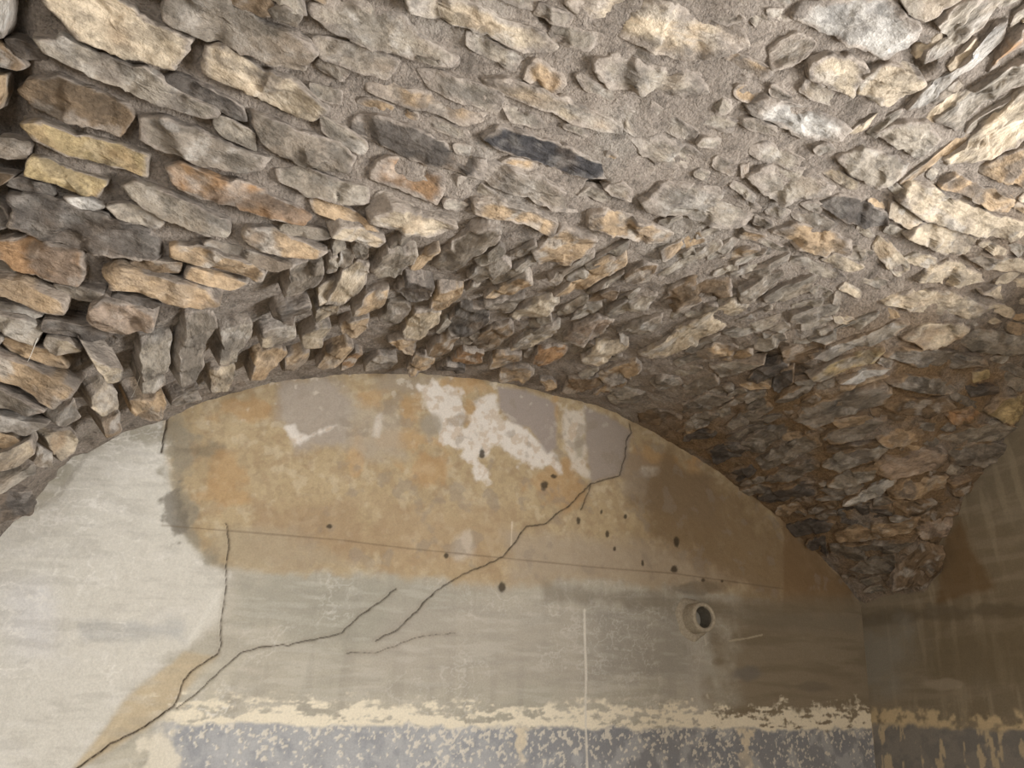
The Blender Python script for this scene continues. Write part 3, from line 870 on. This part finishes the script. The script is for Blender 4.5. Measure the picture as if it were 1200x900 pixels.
w.over(dado * .93, (132, 128, 122)); w.over(dado * .4 * sstep(0, .3, w.noise(20, 19, 5)), (112, 110, 108))
w.over(dado * sstep(.2, .3, w.noise(30, 20, 5, (1, 1.2, .35))) * .8, (204, 184, 148))
dx = .004 * n_lo + .002 * n_md + .001 * n_hi
V = P.copy(); V[:, 0] += dx + .13 * np.minimum(V[:, 2] - .45, 0)
b = len(V)
xb = XR + .13 * (gz[0] - .45)
ex = np.array([[xb, gy[0], FLOOR], [xb, gy[-1], FLOOR], [xb, gy[-1], gz[0]], [xb, gy[0], gz[0]], [4.0, gy[0], FLOOR], [4.0, gy[0], 1.5], [XR, gy[0], 1.5], [XR, gy[0], 1.15], [XR, gy[0], 1.76], [XR, -2.1, 1.76], [XR, -2.1, 1.15]])
wr = mesh_obj('wall_right', np.vstack([V, ex]), np.vstack([grid_faces(*Y.shape), [[b, b + 1, b + 2, b + 3], [b + 4, b, b + 6, b + 5], [b + 7, b + 8, b + 9, b + 10]]])[:, ::-1].copy(), M_plaster, col=np.vstack([w.c, np.tile(lin((132, 124, 110)), (11, 1))]))
wr['kind'] = 'structure'; wr['label'] = 'damp brown plaster right wall'

# left and rear walls, floor: out of view, they close the cellar
def plain(name, V, label, m=None, c=(150, 138, 120)):
    o = mesh_obj(name, V, np.array([[0, 1, 2, 3]]), m or M_plaster, col=np.tile(lin(c), (4, 1)), smooth=False); o['kind'] = 'structure'; o['label'] = label
plain('floor', [(-1.62, -2.3, FLOOR), (XR, -2.3, FLOOR), (XR, D, FLOOR), (-1.62, D, FLOOR)], 'beaten earth cellar floor', M_floor)
plain('wall_left', [(-1.62, -2.3, FLOOR), (-1.62, D, FLOOR), (-1.62, D, 1.9), (-1.62, -2.3, 1.9)], 'plain plaster left wall')

# ------------------------------------------------------------------ the pipe stub
root = bpy.data.objects.new('drain_pipe', None); C.objects.link(root)
pc = rays([(826, 723)])[0]; pc = pc * (D - .085) / pc[1]
root.location = (pc[0], D, pc[2])
root['label'] = 'short round cement pipe stub sticking out of the back wall right of centre'; root['category'] = 'pipe'
def lathe(name, prof, mat, seg=56, wob=.0, label=None):
    V = []; 
    for r, yy_ in prof:
        for s in range(seg):
            a = 2 * math.pi * s / seg
            rr = r * (1 + wob * math.sin(3 * a + 1) + wob * .6 * math.sin(7 * a + yy_ * 40))
            V.append((rr * math.cos(a), yy_, rr * math.sin(a)))
    F = [[k * seg + s, k * seg + (s + 1) % seg, (k + 1) * seg + (s + 1) % seg, (k + 1) * seg + s] for k in range(len(prof) - 1) for s in range(seg)]
    o = mesh_obj(name, V, F, mat, root)
    if label: o['label'] = label
    return o
lathe('pipe_sleeve', [(.074, .03), (.070, .006), (.0665, -.008), (.0645, -.03), (.064, -.072), (.0625, -.080), (.059, -.0845), (.052, -.085), (.047, -.083), (.0455, -.078), (.045, .0)], M_pipe, wob=.012)
lathe('pipe_bore', [(.0448, -.072), (.0430, .0), (.0428, .05), (.042, .14), (.030, .145), (.0005, .146)], M_bore, label='dark inside of the pipe')
# mortar collar round the pipe
bm_p = [(.074 + .012 * math.cos(t), -.000 - .010 * math.sin(t)) for t in np.linspace(0, math.pi, 8)]
lathe('mortar_collar', [(.098, .012), (.090, -.002), (.080, -.010), (.070, -.013), (.060, -.012)], M_pipe, wob=.05)

# two stray cobweb threads hanging between the end-on stones at the left
def thread(pa, pb, label):
    a, b = hit(np.array([pa, pb], float), .05)
    t = np.linspace(0, 1, 14)[:, None]; P = a + (b - a) * t; P[:, 2] -= .012 * (4 * t * (1 - t))[:, 0]
    V = []; n = 5
    ax = (b - a) / np.linalg.norm(b - a); e1 = np.cross(ax, [0, 0, 1.]); e1 /= np.linalg.norm(e1); e2 = np.cross(ax, e1)
    for p in P:
        for k in range(n): V.append(p + .0007 * (math.cos(6.2832 * k / n) * e1 + math.sin(6.2832 * k / n) * e2))
    F = [[i * n + k, i * n + (k + 1) % n, (i + 1) * n + (k + 1) % n, (i + 1) * n + k] for i in range(len(P) - 1) for k in range(n)]
    o = mesh_obj('cobweb_thread', V, F, M_web); o['label'] = label; o['category'] = 'cobweb'; o['group'] = 'cobweb threads on the left stones'
M_web = material('cobweb_silk', .6, ((80, .1, .001),), (60, .1), .3, tuple(lin((205, 200, 190))))
thread((166, 435), (154, 466), 'fine pale cobweb thread between the end-on stones just above the plaster')
thread((44, 396), (32, 424), 'fine pale cobweb thread over the tan stone near the left edge')

# ------------------------------------------------------------------ camera
cam = bpy.data.objects.new('camera', bpy.data.cameras.new('camera')); C.objects.link(cam)
from mathutils import Matrix
R = np.column_stack([M[:, 0], -M[:, 1], -M[:, 2]])
cam.matrix_world = Matrix([[*R[0], 0], [*R[1], 0], [*R[2], 0], [0, 0, 0, 1]])
cam.data.sensor_fit = 'HORIZONTAL'; cam.data.sensor_width = 36; cam.data.lens = 36 * FPX / 1200; cam.data.clip_start = .02
bpy.context.scene.camera = cam

# ------------------------------------------------------------------ light: daylight from the open doorway on the right, behind the eye, plus an added rear fill
def area_light(name, loc, target, sx, sy, watts, colr):
    l = bpy.data.lights.new(name, 'AREA'); l.shape = 'RECTANGLE'; l.size = sx; l.size_y = sy; l.energy = watts; l.color = colr
    o = bpy.data.objects.new(name, l); C.objects.link(o); o.location = loc
    from mathutils import Vector
    o.rotation_euler = (Vector(target) - Vector(loc)).to_track_quat('-Z', 'Y').to_euler()
    return o
area_light('doorway_daylight', (4.15, -.5, -.15), (0, -.5, -.05), 1.6, 1.8, 188, (.97, .98, 1))
area_light('rear_fill', (-1.0, -1.9, -.1), (.2, 2.5, .6), 1.2, 1.2, 23, (.97, .98, 1))  # added soft fill from behind left, no real window there
wd = bpy.data.worlds.new('World'); bpy.context.scene.world = wd; wd.use_nodes = True
wd.node_tree.nodes['Background'].inputs[0].default_value = (.97, .98, 1, 1); wd.node_tree.nodes['Background'].inputs[1].default_value = .25
vs = bpy.context.scene.view_settings
vs.view_transform = 'Standard'; vs.look = 'None'; vs.exposure = 1.24; vs.gamma = 1; vs.use_curve_mapping = False
print('STONES traced', NTR, 'total', len(STONES), 'main', sum(s[0] for s in STONES))
